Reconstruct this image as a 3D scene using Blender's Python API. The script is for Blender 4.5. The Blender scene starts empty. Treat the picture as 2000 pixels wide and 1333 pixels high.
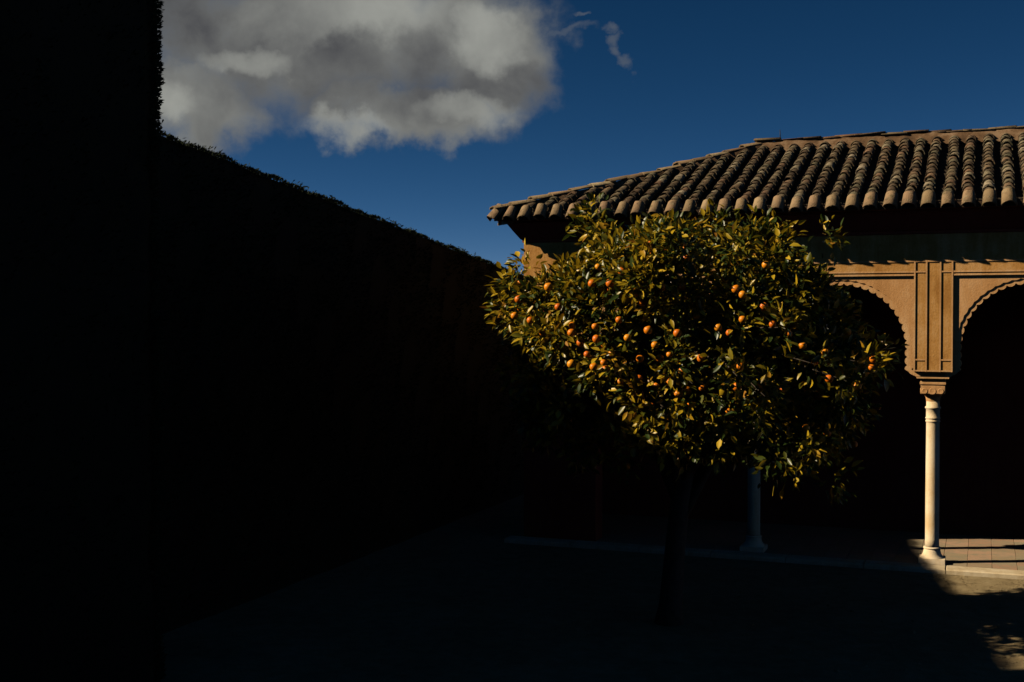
import bpy, bmesh, math, random
import numpy as np
from mathutils import Vector, Matrix

sc = bpy.context.scene
random.seed(7)
rng = np.random.default_rng(11)
R = math.radians

# ------------------------------------------------------------------ camera, sky, sun, exposure
CAM_H = 3.19
cam = bpy.data.cameras.new('camera')
cam.sensor_width = 36.0
cam.lens = 43.2
cam.clip_start = 0.1
cam.clip_end = 3000.0
cam_o = bpy.data.objects.new('camera', cam)
sc.collection.objects.link(cam_o)
cam_o.location = (0, 0, CAM_H)
cam_o.rotation_euler = (R(90) - math.atan(49.5 / 2400.0), 0, 0)
sc.camera = cam_o

TO_SUN = Vector((-1.0, -0.05, 0.602)).normalized()
SUN_EL = math.asin(TO_SUN.z)
SUN_ROT = math.atan2(TO_SUN.x, TO_SUN.y)

world = bpy.data.worlds.new('World')
sc.world = world
world.use_nodes = True


class NT:
    """small helper round a node tree"""
    def __init__(self, tree):
        self.t = tree

    def n(self, kind, **kw):
        nd = self.t.nodes.new(kind)
        for k, v in kw.items():
            setattr(nd, k, v)
        return nd

    def put(self, sock, v):
        if isinstance(v, bpy.types.NodeSocket):
            self.t.links.new(v, sock)
        else:
            sock.default_value = v

    def m(self, op, a, b=None, c=None, clamp=False):
        nd = self.n('ShaderNodeMath', operation=op, use_clamp=clamp)
        self.put(nd.inputs[0], a)
        if b is not None:
            self.put(nd.inputs[1], b)
        if c is not None:
            self.put(nd.inputs[2], c)
        return nd.outputs[0]

    def vm(self, op, a, b=None):
        nd = self.n('ShaderNodeVectorMath', operation=op)
        self.put(nd.inputs[0], a)
        if b is not None:
            self.put(nd.inputs[1], b)
        return nd.outputs[0]

    def noise(self, vec, scale, detail=4.0, rough=0.55, dist=0.0):
        nd = self.n('ShaderNodeTexNoise')
        if vec is not None:
            self.put(nd.inputs['Vector'], vec)
        nd.inputs['Scale'].default_value = scale
        nd.inputs['Detail'].default_value = detail
        nd.inputs['Roughness'].default_value = rough
        nd.inputs['Distortion'].default_value = dist
        return nd.outputs['Fac']

    def mapr(self, v, a, b, c=0.0, d=1.0, smooth=False):
        nd = self.n('ShaderNodeMapRange')
        if smooth:
            nd.interpolation_type = 'SMOOTHSTEP'
        self.put(nd.inputs['Value'], v)
        nd.inputs['From Min'].default_value = a
        nd.inputs['From Max'].default_value = b
        nd.inputs['To Min'].default_value = c
        nd.inputs['To Max'].default_value = d
        return nd.outputs['Result']

    def ramp(self, v, stops, interp='LINEAR'):
        nd = self.n('ShaderNodeValToRGB')
        cr = nd.color_ramp
        cr.interpolation = interp
        while len(cr.elements) < len(stops):
            cr.elements.new(0.5)
        for e, (p, col) in zip(cr.elements, stops):
            e.position = p
            e.color = (*col, 1.0)
        self.put(nd.inputs[0], v)
        return nd.outputs['Color']

    def mix(self, f, a, b, blend='MIX'):
        nd = self.n('ShaderNodeMix', data_type='RGBA', blend_type=blend)
        self.put(nd.inputs[0], f)
        self.put(nd.inputs[6], a if isinstance(a, bpy.types.NodeSocket) else (*a, 1.0))
        self.put(nd.inputs[7], b if isinstance(b, bpy.types.NodeSocket) else (*b, 1.0))
        return nd.outputs[2]


def build_sky():
    t = NT(world.node_tree)
    bg = world.node_tree.nodes['Background']
    bg.inputs[1].default_value = 0.05
    sky = t.n('ShaderNodeTexSky', sky_type='NISHITA', sun_disc=False)
    sky.sun_elevation = SUN_EL
    sky.sun_rotation = SUN_ROT
    sky.altitude = 0.0
    sky.air_density = 0.26
    sky.dust_density = 0.0
    sky.ozone_density = 10.0
    # deep winter blue: the clear sky falls off more strongly overhead, red most of all
    sp = t.n('ShaderNodeSeparateColor')
    t.put(sp.inputs[0], sky.outputs[0])
    blue = t.n('ShaderNodeCombineColor')
    t.put(blue.inputs[0], t.m('MULTIPLY', t.m('POWER', sp.outputs[0], 1.9), 1.5))
    t.put(blue.inputs[1], t.m('MULTIPLY', t.m('POWER', sp.outputs[1], 1.25), 1.0))
    t.put(blue.inputs[2], t.m('MULTIPLY', t.m('POWER', sp.outputs[2], 1.15), 0.73))
    # clouds: a few cumulus banks at compass bearings and elevations, broken up by noise
    d = t.n('ShaderNodeTexCoord').outputs['Generated']
    wz = t.n('ShaderNodeTexNoise')
    wz.inputs['Scale'].default_value = 15.0
    wz.inputs['Detail'].default_value = 7.0
    wz.inputs['Roughness'].default_value = 0.56
    t.put(wz.inputs['Vector'], d)
    w1 = t.vm('SUBTRACT', wz.outputs['Color'], (0.5, 0.5, 0.5))
    wsc = t.n('ShaderNodeVectorMath', operation='SCALE')
    t.put(wsc.inputs[0], w1)
    wsc.inputs['Scale'].default_value = 0.085
    dw = t.vm('ADD', d, wsc.outputs[0])
    s = t.n('ShaderNodeSeparateXYZ')
    t.put(s.inputs[0], dw)
    az = t.m('ARCTAN2', s.outputs[0], s.outputs[1])
    el = t.m('ARCSINE', s.outputs[2])

    def blobs(lst, floor=-1.0):
        f = None
        for a, e, ra, re in lst:
            x = t.m('MULTIPLY_ADD', az, 1.0 / ra, -a / ra)
            y = t.m('MULTIPLY_ADD', el, 1.0 / re, -e / re)
            q = t.m('SUBTRACT', 1.0, t.m('MULTIPLY_ADD', x, x, t.m('MULTIPLY', y, y)))
            q = t.m('MAXIMUM', q, floor)
            f = q if f is None else t.m('MAXIMUM', f, q)
        return f

    # bearing, elevation, half width, half height (radians)
    field = blobs([(-0.150, 0.228, 0.185, 0.075), (-0.085, 0.163, 0.085, 0.030), (-0.262, 0.172, 0.070, 0.044), (-0.012, 0.205, 0.060, 0.055), (-0.13, 0.31, 0.15, 0.05),
                   (2.3, 0.26, 0.18, 0.05), (-2.75, 0.22, 0.16, 0.045)])
    dark = blobs([(-0.115, 0.185, 0.125, 0.030), (-0.225, 0.232, 0.08, 0.035), (-0.01, 0.185, 0.05, 0.022), (2.3, 0.24, 0.14, 0.03)])
    light = blobs([(-0.13, 0.240, 0.075, 0.026), (-0.015, 0.222, 0.026, 0.020), (-0.135, 0.146, 0.035, 0.012), (-0.285, 0.165, 0.035, 0.016), (-0.03, 0.165, 0.035, 0.012), (-0.21, 0.205, 0.03, 0.012)])
    wisps = blobs([(0.075, 0.228, 0.009, 0.006), (0.081, 0.218, 0.007, 0.008), (0.086, 0.209, 0.006, 0.008), (0.092, 0.201, 0.008, 0.006), (0.045, 0.243, 0.008, 0.003), (-0.148, 0.098, 0.010, 0.004), (0.035, 0.228, 0.03, 0.006)])
    f1 = t.noise(d, 17.0, 8.0, 0.55, 0.25)
    f0 = t.noise(d, 10.0, 2.0, 0.5)
    dens = t.m('ADD', field, t.m('MULTIPLY', t.m('SUBTRACT', f1, 0.5), 1.9))
    alpha = t.mapr(dens, -0.40, 0.72, 0.0, 1.0, True)
    wd = t.m('ADD', wisps, t.m('MULTIPLY', t.m('SUBTRACT', f1, 0.5), 1.8))
    alpha = t.m('MAXIMUM', alpha, t.mapr(wd, -0.3, 1.4, 0.0, 0.40, True))
    # thick vapour is grey, thin rims and the heads turned to the sun are bright
    shade = t.m('SUBTRACT', t.mapr(dark, -1.0, 1.0, 0.0, 0.6, True), t.mapr(light, -1.0, 1.0, 0.0, 0.85, True))
    shade = t.m('ADD', shade, t.m('MULTIPLY', t.m('SUBTRACT', f1, 0.5), 1.9))
    shade = t.m('ADD', shade, t.m('MULTIPLY', t.m('SUBTRACT', f0, 0.5), 1.2))
    lum = t.mapr(shade, -1.05, 1.0, 0.29, 0.052)
    cc = t.n('ShaderNodeCombineColor')
    k = 1.0 / 0.05
    t.put(cc.inputs[0], t.m('MULTIPLY', lum, 0.95 * k))
    t.put(cc.inputs[1], t.m('MULTIPLY', lum, 0.97 * k))
    t.put(cc.inputs[2], t.m('MULTIPLY', t.m('ADD', t.m('MULTIPLY', lum, 0.84), 0.014), k))
    col = t.mix(alpha, blue.outputs[0], cc.outputs[0])
    t.put(bg.inputs[0], col)


build_sky()

sun = bpy.data.lights.new('sun', 'SUN')
sun.energy = 5.0
sun.angle = R(0.53)
sun.color = (1.0, 0.83, 0.58)
sun_o = bpy.data.objects.new('sun', sun)
sc.collection.objects.link(sun_o)
sun_o.location = TO_SUN * 60
sun_o.rotation_euler = (-TO_SUN).to_track_quat('-Z', 'Y').to_euler()

sc.view_settings.view_transform = 'Standard'
sc.view_settings.look = 'None'
sc.view_settings.exposure = 0.2
sc.view_settings.gamma = 1.0
sc.view_settings.use_curve_mapping = False
sc.render.engine = 'CYCLES'
sc.cycles.max_bounces = 4
sc.cycles.diffuse_bounces = 0
sc.cycles.glossy_bounces = 2
sc.cycles.transmission_bounces = 3
sc.cycles.use_denoising = True


# ------------------------------------------------------------------ helpers
def link(o):
    sc.collection.objects.link(o)
    return o


def tag(o, label=None, cat=None, group=None, kind=None):
    if label:
        o['label'] = label
    if cat:
        o['category'] = cat
    if group:
        o['group'] = group
    if kind:
        o['kind'] = kind
    return o


def empty(name, loc=(0, 0, 0), rz=0.0):
    o = bpy.data.objects.new(name, None)
    o.location = loc
    o.rotation_euler = (0, 0, rz)
    o.empty_display_size = 0.2
    return link(o)


def mesh_np(name, verts, faces):
    me = bpy.data.meshes.new(name)
    me.from_pydata(verts if isinstance(verts, list) else verts.tolist(), [], faces if isinstance(faces, list) else faces.tolist())
    me.update()
    return me


def obj(name, me, mat, parent=None):
    o = bpy.data.objects.new(name, me)
    if mat is not None and not me.materials:
        me.materials.append(mat)
    o.parent = parent
    return link(o)


class MB:
    """collects solids into one mesh"""
    def __init__(self):
        self.v = []
        self.f = []
        self.sm = []

    def add(self, vs, fs, smooth=False):
        k = len(self.v)
        self.v += [tuple(p) for p in vs]
        self.f += [tuple(i + k for i in f) for f in fs]
        self.sm += [smooth] * len(fs)
        return self

    def box(self, x0, x1, y0, y1, z0, z1):
        vs = [(x0, y0, z0), (x1, y0, z0), (x1, y1, z0), (x0, y1, z0), (x0, y0, z1), (x1, y0, z1), (x1, y1, z1), (x0, y1, z1)]
        return self.add(vs, [(0, 3, 2, 1), (4, 5, 6, 7), (0, 1, 5, 4), (1, 2, 6, 5), (2, 3, 7, 6), (3, 0, 4, 7)])

    def prism(self, poly, y0, y1):
        """outline in (x, z), counter-clockwise seen from -y, between the depths y0 (front) and y1"""
        n = len(poly)
        vs = [(x, y0, z) for x, z in poly] + [(x, y1, z) for x, z in poly]
        fs = [tuple(range(n)), tuple(range(2 * n - 1, n - 1, -1))]
        fs += [(i, i + n, (i + 1) % n + n, (i + 1) % n) for i in range(n)]
        return self.add(vs, fs)

    def lathe(self, prof, seg=24, cx=0.0, cy=0.0, squash=None):
        vs, fs = [], []
        for r, z in prof:
            for i in range(seg):
                a = 2 * math.pi * i / seg
                vs.append((cx + r * math.cos(a), cy + r * math.sin(a), z))
        m = len(prof)
        for j in range(m - 1):
            for i in range(seg):
                k = (i + 1) % seg
                fs.append((j * seg + i, j * seg + k, (j + 1) * seg + k, (j + 1) * seg + i))
        fs.append(tuple(range(seg - 1, -1, -1)))
        fs.append(tuple((m - 1) * seg + i for i in range(seg)))
        return self.add(vs, fs, True)

    def tube(self, pts, radii, seg=8):
        vs, fs = [], []
        pts = [Vector(p) for p in pts]
        up = Vector((0.31, 0.17, 0.93))
        for i, p in enumerate(pts):
            d = (pts[min(i + 1, len(pts) - 1)] - pts[max(i - 1, 0)]).normalized()
            a = d.cross(up)
            if a.length < 1e-3:
                a = d.cross(Vector((1, 0, 0)))
            a.normalize()
            b = d.cross(a)
            for k in range(seg):
                t = 2 * math.pi * k / seg
                vs.append(p + (a * math.cos(t) + b * math.sin(t)) * radii[i])
        for j in range(len(pts) - 1):
            for k in range(seg):
                k2 = (k + 1) % seg
                fs.append((j * seg + k, j * seg + k2, (j + 1) * seg + k2, (j + 1) * seg + k))
        fs.append(tuple(range(seg)))
        fs.append(tuple((len(pts) - 1) * seg + k for k in range(seg - 1, -1, -1)))
        return self.add(vs, fs, True)

    def mesh(self, name):
        me = bpy.data.meshes.new(name)
        me.from_pydata(self.v, [], self.f)
        me.polygons.foreach_set('use_smooth', self.sm)
        bm = bmesh.new()
        bm.from_mesh(me)
        bmesh.ops.recalc_face_normals(bm, faces=bm.faces)
        bm.to_mesh(me)
        bm.free()
        me.update()
        return me

    def build(self, name, mat, parent=None):
        return obj(name, self.mesh(name), mat, parent)


# ------------------------------------------------------------------ materials
def material(name):
    mt = bpy.data.materials.new(name)
    mt.use_nodes = True
    t = NT(mt.node_tree)
    b = mt.node_tree.nodes['Principled BSDF']
    return mt, t, b


def bump(t, b, h, strength, dist=0.02):
    nd = t.n('ShaderNodeBump')
    nd.inputs['Strength'].default_value = strength
    nd.inputs['Distance'].default_value = dist
    t.put(nd.inputs['Height'], h)
    t.put(b.inputs['Normal'], nd.outputs[0])


def coords(t):
    return t.n('ShaderNodeTexCoord').outputs['Object']


def geo_pos(t):
    return t.n('ShaderNodeNewGeometry').outputs['Position']


def plaster_mat(name, c0, c1, c2):
    mt, t, b = material(name)
    p = geo_pos(t)
    a = t.noise(p, 2.2, 5, 0.6)
    st = t.n('ShaderNodeMapping')
    st.inputs['Scale'].default_value = (7.0, 7.0, 0.8)
    t.put(st.inputs[0], p)
    streak = t.noise(st.outputs[0], 1.6, 4, 0.6)
    fine = t.noise(p, 38, 5, 0.7)
    v = t.m('ADD', t.m('MULTIPLY', a, 0.5), t.m('ADD', t.m('MULTIPLY', streak, 0.35), t.m('MULTIPLY', fine, 0.22)))
    col = t.ramp(v, [(0.42, c0), (0.53, c1), (0.64, c2)])
    spots = t.mapr(t.noise(p, 60, 3, 0.6), 0.66, 0.74)
    col = t.mix(t.m('MULTIPLY', spots, 0.5), col, tuple(x * 0.45 for x in c0))
    t.put(b.inputs['Base Color'], col)
    b.inputs['Roughness'].default_value = 0.92
    b.inputs['Specular IOR Level'].default_value = 0.15
    bump(t, b, t.m('ADD', fine, t.m('MULTIPLY', a, 0.8)), 0.35, 0.012)
    return mt


M = {}
M['plaster'] = plaster_mat('ochre_plaster', (0.40, 0.185, 0.045), (0.55, 0.285, 0.085), (0.66, 0.39, 0.165))
M['band'] = plaster_mat('pale_plaster', (0.54, 0.285, 0.115), (0.64, 0.355, 0.155), (0.72, 0.45, 0.23))
M['spandrel'] = plaster_mat('spandrel_plaster', (0.50, 0.255, 0.095), (0.60, 0.32, 0.13), (0.68, 0.40, 0.19))
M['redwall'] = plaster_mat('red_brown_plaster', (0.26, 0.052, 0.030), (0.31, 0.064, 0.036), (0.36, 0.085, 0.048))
M['marble'] = plaster_mat('worn_marble', (0.70, 0.50, 0.27), (0.82, 0.66, 0.45), (0.87, 0.75, 0.57))
M['mortar'] = plaster_mat('old_mortar', (0.075, 0.045, 0.025), (0.14, 0.082, 0.043), (0.25, 0.165, 0.10))
M['kerb'] = plaster_mat('kerb_limestone', (0.46, 0.36, 0.22), (0.58, 0.47, 0.31), (0.66, 0.56, 0.40))


def tile_mat(name, stops, rand_src='OBJ'):
    mt, t, b = material(name)
    p = geo_pos(t)
    ra = t.n('ShaderNodeObjectInfo').outputs['Random']
    rb = t.n('ShaderNodeNewGeometry').outputs['Random Per Island']
    rnd = t.m('FRACT', t.m('ADD', t.m('MULTIPLY', ra, 7.31), rb))
    col = t.ramp(rnd, stops)
    blot = t.noise(p, 9, 5, 0.65)
    col = t.mix(t.mapr(blot, 0.52, 0.78), col, (0.055, 0.047, 0.036))
    lich = t.mapr(t.noise(p, 21, 4, 0.6), 0.58, 0.66)
    col = t.mix(t.m('MULTIPLY', lich, 0.65), col, (0.30, 0.27, 0.17))
    moss = t.mapr(t.noise(p, 14, 3, 0.6), 0.60, 0.68)
    col = t.mix(t.m('MULTIPLY', moss, 0.6), col, (0.10, 0.095, 0.035))
    t.put(b.inputs['Base Color'], col)
    b.inputs['Roughness'].default_value = 0.9
    b.inputs['Specular IOR Level'].default_value = 0.2
    bump(t, b, t.m('ADD', t.noise(p, 55, 5, 0.7), t.m('MULTIPLY', lich, 0.5)), 0.5, 0.012)
    return mt


M['tile'] = tile_mat('weathered_tile', [(0.0, (0.06, 0.042, 0.028)), (0.2, (0.125, 0.086, 0.052)), (0.38, (0.185, 0.145, 0.090)), (0.54, (0.085, 0.058, 0.038)), (0.68, (0.21, 0.122, 0.072)), (0.82, (0.125, 0.108, 0.066)), (0.93, (0.25, 0.205, 0.135)), (1.0, (0.32, 0.26, 0.18))])
M['eave_tile'] = tile_mat('pale_eave_tile', [(0.0, (0.24, 0.17, 0.095)), (0.4, (0.31, 0.215, 0.12)), (0.7, (0.28, 0.18, 0.105)), (1.0, (0.36, 0.26, 0.15))])
M['ridge_tile'] = tile_mat('ridge_tile', [(0.0, (0.16, 0.10, 0.055)), (0.35, (0.26, 0.19, 0.105)), (0.6, (0.26, 0.14, 0.075)), (0.8, (0.13, 0.085, 0.05)), (1.0, (0.36, 0.28, 0.165))])


def simple_mat(name, c0, c1, scale=12, rough=0.85, bstr=0.3):
    mt, t, b = material(name)
    p = geo_pos(t)
    n1 = t.noise(p, scale, 5, 0.6)
    t.put(b.inputs['Base Color'], t.ramp(n1, [(0.3, c0), (0.7, c1)]))
    b.inputs['Roughness'].default_value = rough
    b.inputs['Specular IOR Level'].default_value = 0.2
    bump(t, b, t.noise(p, scale * 4, 4, 0.6), bstr, 0.01)
    return mt


M['deck'] = simple_mat('painted_shade_channel', (0.022, 0.017, 0.011), (0.05, 0.036, 0.023), 9, 0.95)  # shadow in the valleys between tile rows is put into this colour
M['wood'] = simple_mat('dark_timber', (0.035, 0.022, 0.014), (0.07, 0.042, 0.025))
M['bark'] = simple_mat('grey_brown_bark', (0.05, 0.04, 0.03), (0.10, 0.08, 0.06), 18, 0.9, 0.7)
M['weed'] = simple_mat('dry_weed', (0.03, 0.03, 0.012), (0.06, 0.055, 0.02))
M['iron'] = simple_mat('dark_iron', (0.02, 0.02, 0.02), (0.04, 0.035, 0.03), 30, 0.6)
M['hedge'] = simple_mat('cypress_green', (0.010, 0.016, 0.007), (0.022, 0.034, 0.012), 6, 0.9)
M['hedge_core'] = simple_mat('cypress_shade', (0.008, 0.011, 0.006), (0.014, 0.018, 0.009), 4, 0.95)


def slab_mat():
    mt, t, b = material('terracotta_slab')
    p = geo_pos(t)
    r = t.n('ShaderNodeObjectInfo').outputs['Random']
    col = t.ramp(r, [(0.0, (0.40, 0.24, 0.15)), (0.35, (0.36, 0.26, 0.16)), (0.6, (0.33, 0.27, 0.17)), (1.0, (0.46, 0.29, 0.19))])
    col = t.mix(t.mapr(t.noise(p, 7, 5, 0.6), 0.45, 0.72), col, (0.28, 0.24, 0.16))
    t.put(b.inputs['Base Color'], col)
    b.inputs['Roughness'].default_value = 0.8
    bump(t, b, t.noise(p, 30, 5, 0.6), 0.3, 0.01)
    return mt


M['slab'] = slab_mat()


def ground_mat():
    mt, t, b = material('sandy_gravel')
    p = geo_pos(t)
    big = t.noise(p, 0.7, 5, 0.6)
    mid = t.noise(p, 6, 6, 0.65)
    fine = t.noise(p, 70, 4, 0.7)
    v = t.m('ADD', t.m('MULTIPLY', big, 0.3), t.m('ADD', t.m('MULTIPLY', mid, 0.45), t.m('MULTIPLY', fine, 0.25)))
    col = t.ramp(v, [(0.36, (0.21, 0.155, 0.085)), (0.5, (0.32, 0.245, 0.135)), (0.64, (0.42, 0.335, 0.20))])
    t.put(b.inputs['Base Color'], col)
    b.inputs['Roughness'].default_value = 0.95
    b.inputs['Specular IOR Level'].default_value = 0.1
    bump(t, b, t.m('ADD', fine, t.m('MULTIPLY', mid, 1.6)), 0.7, 0.03)
    return mt


M['ground'] = ground_mat()


def leaf_mat(name, stops, rough=0.38, trans=0.22):
    mt, t, b = material(name)
    ra = t.n('ShaderNodeObjectInfo').outputs['Random']
    rb = t.n('ShaderNodeNewGeometry').outputs['Random Per Island']
    rnd = t.m('FRACT', t.m('ADD', t.m('MULTIPLY', ra, 5.77), rb))
    patch = t.noise(geo_pos(t), 1.5, 2, 0.5)
    v = t.m('ADD', t.m('MULTIPLY', rnd, 0.75), t.m('MULTIPLY', t.m('SUBTRACT', patch, 0.34), 1.0), clamp=True)
    col = t.ramp(v, stops)
    t.put(b.inputs['Base Color'], col)
    b.inputs['Roughness'].default_value = rough
    b.inputs['Specular IOR Level'].default_value = 0.4
    tr = t.n('ShaderNodeBsdfTranslucent')
    t.put(tr.inputs['Color'], col)
    ms = t.n('ShaderNodeMixShader')
    ms.inputs[0].default_value = trans
    t.t.links.new(b.outputs[0], ms.inputs[1])
    t.t.links.new(tr.outputs[0], ms.inputs[2])
    out = [n for n in t.t.nodes if n.type == 'OUTPUT_MATERIAL'][0]
    t.t.links.new(ms.outputs[0], out.inputs['Surface'])
    return mt


M['leaf'] = leaf_mat('orange_tree_leaf', [(0.0, (0.016, 0.034, 0.008)), (0.32, (0.038, 0.064, 0.010)), (0.48, (0.11, 0.115, 0.010)), (0.63, (0.36, 0.26, 0.012)), (0.85, (0.58, 0.38, 0.018)), (1.0, (0.36, 0.16, 0.014))])


def orange_mat():
    mt, t, b = material('orange_peel')
    r = t.n('ShaderNodeObjectInfo').outputs['Random']
    t.put(b.inputs['Base Color'], t.ramp(r, [(0.0, (0.72, 0.14, 0.004)), (0.5, (0.82, 0.23, 0.005)), (1.0, (0.88, 0.34, 0.010))]))
    b.inputs['Roughness'].default_value = 0.42
    b.inputs['Specular IOR Level'].default_value = 0.4
    bump(t, b, t.noise(coords(t), 260, 2, 0.5), 0.15, 0.002)
    return mt


M['orange'] = orange_mat()

# ------------------------------------------------------------------ ground
GZ = -0.06
g = MB()
g.add([(-300, -300, GZ), (300, -300, GZ), (300, 600, GZ), (-300, 600, GZ)], [(0, 1, 2, 3)])
tag(g.build('ground', M['ground']), kind='structure')

# ------------------------------------------------------------------ portico building
# local frame: x along the front (to the right), y into the building, z up; column A is the origin
FA = R(21.0)
BO = Vector((5.38, 15.70, 0.0))
bld = empty('arcade_building', BO, -FA)
tag(bld, 'ochre plaster arcade building with scalloped arches, slim marble columns and a weathered tiled hip roof', 'building')


def to_world(u, v, z):
    c, s = math.cos(FA), math.sin(FA)
    return Vector((BO.x + c * u + s * v, BO.y - s * u + c * v, z))


def pixel(p):
    """target pixel of a world point, used only to rank what shows"""
    f, t = 2400.0, math.atan(49.5 / 2400.0)
    y = p.y * math.cos(t) - (p.z - CAM_H) * math.sin(t)
    z = p.y * math.sin(t) + (p.z - CAM_H) * math.cos(t)
    return 1000 + f * p.x / y, 666.5 - f * z / y


COLS = [-4.6, -2.3, 0.0, 2.3, 4.6]
UL, UR = -5.58, 5.75
TH = 0.34                      # thickness of the arcade wall
Z_SPR = 2.47                   # underside of the pilasters
Z_SP = 3.70                    # top of the spandrels
Z_TOP = 4.26

# upper wall above the spandrels, solid ends
w = MB()
w.box(UL, UR, 0.0, TH, Z_SP, Z_TOP)
w.build('upper_wall', M['plaster'], bld)
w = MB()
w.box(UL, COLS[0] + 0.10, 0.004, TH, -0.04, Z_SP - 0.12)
w.build('corner_pier', M['redwall'], bld)  # dark red plaster puts the lower pier's shade into its colour
w = MB()
w.box(UL, COLS[0] - 0.237, 0.002, TH, Z_SP - 0.1195, Z_SP - 0.0005)
w.build('pier_head', M['plaster'], bld)
w = MB()
w.box(COLS[-1] + 0.10, UR, 0.004, TH, -0.04, Z_SP)
w.build('end_pier', M['plaster'], bld)

# spandrel and arch band of a bay (centre at u = 0 of the bay)
HB = 1.15 - 0.237              # half width between pilasters
RI, ZC, Z_LOW = 0.81, 2.78, 2.40


def arch_curve(rad, wave):
    """points from the lower right up over the crown to the lower left"""
    pts = []
    L_st = ZC - 2.50
    L_arc = math.pi * rad
    total = 2 * L_st + L_arc
    n = 340
    for i in range(n + 1):
        s = total * i / n
        off = wave(s)
        if s < L_st:
            pts.append((rad + off, 2.50 + s))
        elif s < L_st + L_arc:
            a = (s - L_st) / rad
            pts.append(((rad + off) * math.cos(a), ZC + (rad + off) * math.sin(a)))
        else:
            pts.append((-(rad + off), ZC - (s - L_st - L_arc)))
    return pts


def lobes(s):
    per = 0.1045
    x = (s % per) / per
    nub = math.exp(-((x - 0.5) / 0.13) ** 2) * 0.022
    return nub + 0.009 * abs(math.sin(math.pi * x)) - 0.006


def scallop(s):
    per = 0.1045
    x = (s % per) / per
    return -0.012 * abs(math.sin(math.pi * x)) + 0.006


inner = arch_curve(RI, lobes)
outer = arch_curve(RI + 0.068, scallop)
zt = Z_SP
sp = MB()
poly = [(HB, 2.52)] + [(HB, zt), (-HB, zt), (-HB, 2.52)] + [(x, z) for x, z in reversed(outer)]
poly = [(min(max(x, -HB + 0.004), HB - 0.004) if 0 < i - 4 else x, min(z, zt - 0.012)) if i > 3 else (x, z) for i, (x, z) in enumerate(poly)]
sp.prism(poly[::-1], 0.021, 0.10)
ME_SP = sp.mesh('spandrel')
ME_SP.materials.append(M['spandrel'])
bd = MB()
HX = 1.15 - 0.15
poly = [(HB, zt), (-HB, zt), (-HB, 2.53), (-HX, 2.47), (-HX, 2.41), (-HX + 0.05, 2.405), (-0.875, 2.44), (-0.85, 2.47), (-0.825, 2.485)] + list(reversed(inner)) + [(0.825, 2.485), (0.85, 2.47), (0.875, 2.44), (HX - 0.05, 2.405), (HX, 2.41), (HX, 2.47), (HB, 2.53)]
bd.prism(poly[::-1], 0.0355, TH - 0.01)
ME_BD = bd.mesh('arch_band')
ME_BD.materials.append(M['band'])
for a, b_ in zip(COLS[:-1], COLS[1:]):
    c = (a + b_) / 2
    for nm, me in (('spandrel', ME_SP), ('arch_band', ME_BD)):
        o = obj(nm, me, None, bld)
        o.location = (c, 0, 0)

# pilasters with their raised fillets
pm = MB()
pm.box(-0.237, 0.237, 0.0, TH - 0.02, Z_SPR, Z_SP - 0.001)
ME_PIL = pm.mesh('pilaster')
ME_PIL.materials.append(M['plaster'])
fm = MB()
fm.box(-0.0095, 0.0095, -0.0125, 0.01, Z_SPR + 0.002, 3.898)
ME_FIL = fm.mesh('fillet')
ME_FIL.materials.append(M['band'])
fm = MB()
fm.box(-0.075, 0.075, -0.0105, 0.01, -0.009, 0.009)
ME_FILH = fm.mesh('fillet')
ME_FILH.materials.append(M['band'])
for c in COLS:
    p = obj('pilaster', ME_PIL, None, bld)
    p.location = (c, 0, 0)
    for du in (-0.2265, -0.083, 0.085, 0.2275):
        o = obj('fillet', ME_FIL, None, p)
        o.location = (du, 0, 0)
    for du in (-0.155, 0.156):
        for z in (3.752, 2.625, Z_SPR + 0.014):
            o = obj('fillet', ME_FILH, None, p)
            o.location = (du, 0, z)
    o = obj('fillet', ME_FILH, None, p)
    o.location = (0, 0, Z_SPR + 0.013)
# horizontal mouldings over each bay
for a, b_ in zip(COLS[:-1], COLS[1:]):
    c = (a + b_) / 2
    for z0, z1, v0 in ((3.742, 3.763, -0.0108), (3.702, 3.722, -0.0085)):
        w = MB()
        w.box(c - HB - 0.003, c + HB + 0.003, v0, 0.012, z0, z1)
        w.build('moulding', M['band'], bld)
w = MB()
w.box(COLS[0] - 0.237, COLS[-1] + 0.237, -0.0115, 0.012, 3.877, 3.899)
w.build('string_course', M['band'], bld)

# columns: shaft > capital, abacus, base
VC = 0.17
SEG = 28
prof = [(0.090, 0.175), (0.086, 0.30), (0.0865, 0.9), (0.082, 1.80), (0.082, 1.815), (0.092, 1.822), (0.092, 1.835), (0.085, 1.842), (0.085, 1.858), (0.093, 1.863), (0.093, 1.875), (0.085, 1.882), (0.085, 1.985), (0.096, 1.992), (0.100, 2.003), (0.096, 2.015), (0.083, 2.02), (0.082, 2.12)]
s_ = MB()
s_.lathe(prof, SEG)
ME_SH = s_.mesh('column')
ME_SH.materials.append(M['marble'])
for pl in ME_SH.polygons:
    pl.use_smooth = True
s_ = MB()
s_.lathe([(0.094, 0.172), (0.107, 0.178), (0.109, 0.19), (0.104, 0.20), (0.09, 0.203)], SEG)
s_.lathe([(0.16, 0.062), (0.150, 0.07), (0.128, 0.09), (0.112, 0.12), (0.104, 0.155), (0.100, 0.174)], SEG)
s_.box(-0.162, 0.162, -0.162, 0.162, 0.0, 0.064)
ME_BS = s_.mesh('column_base')
ME_BS.materials.append(M['marble'])

# capital: rounded lower drum swelling into a square block with carved lobes
s_ = MB()


def sq_ring(h, z, k):
    out = []
    n = 32
    for i in range(n):
        a = 2 * math.pi * i / n
        ca, sa = math.cos(a), math.sin(a)
        m_ = max(abs(ca), abs(sa))
        out.append((h * ((1 - k) * ca + k * ca / m_), h * ((1 - k) * sa + k * sa / m_), z))
    return out


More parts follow.
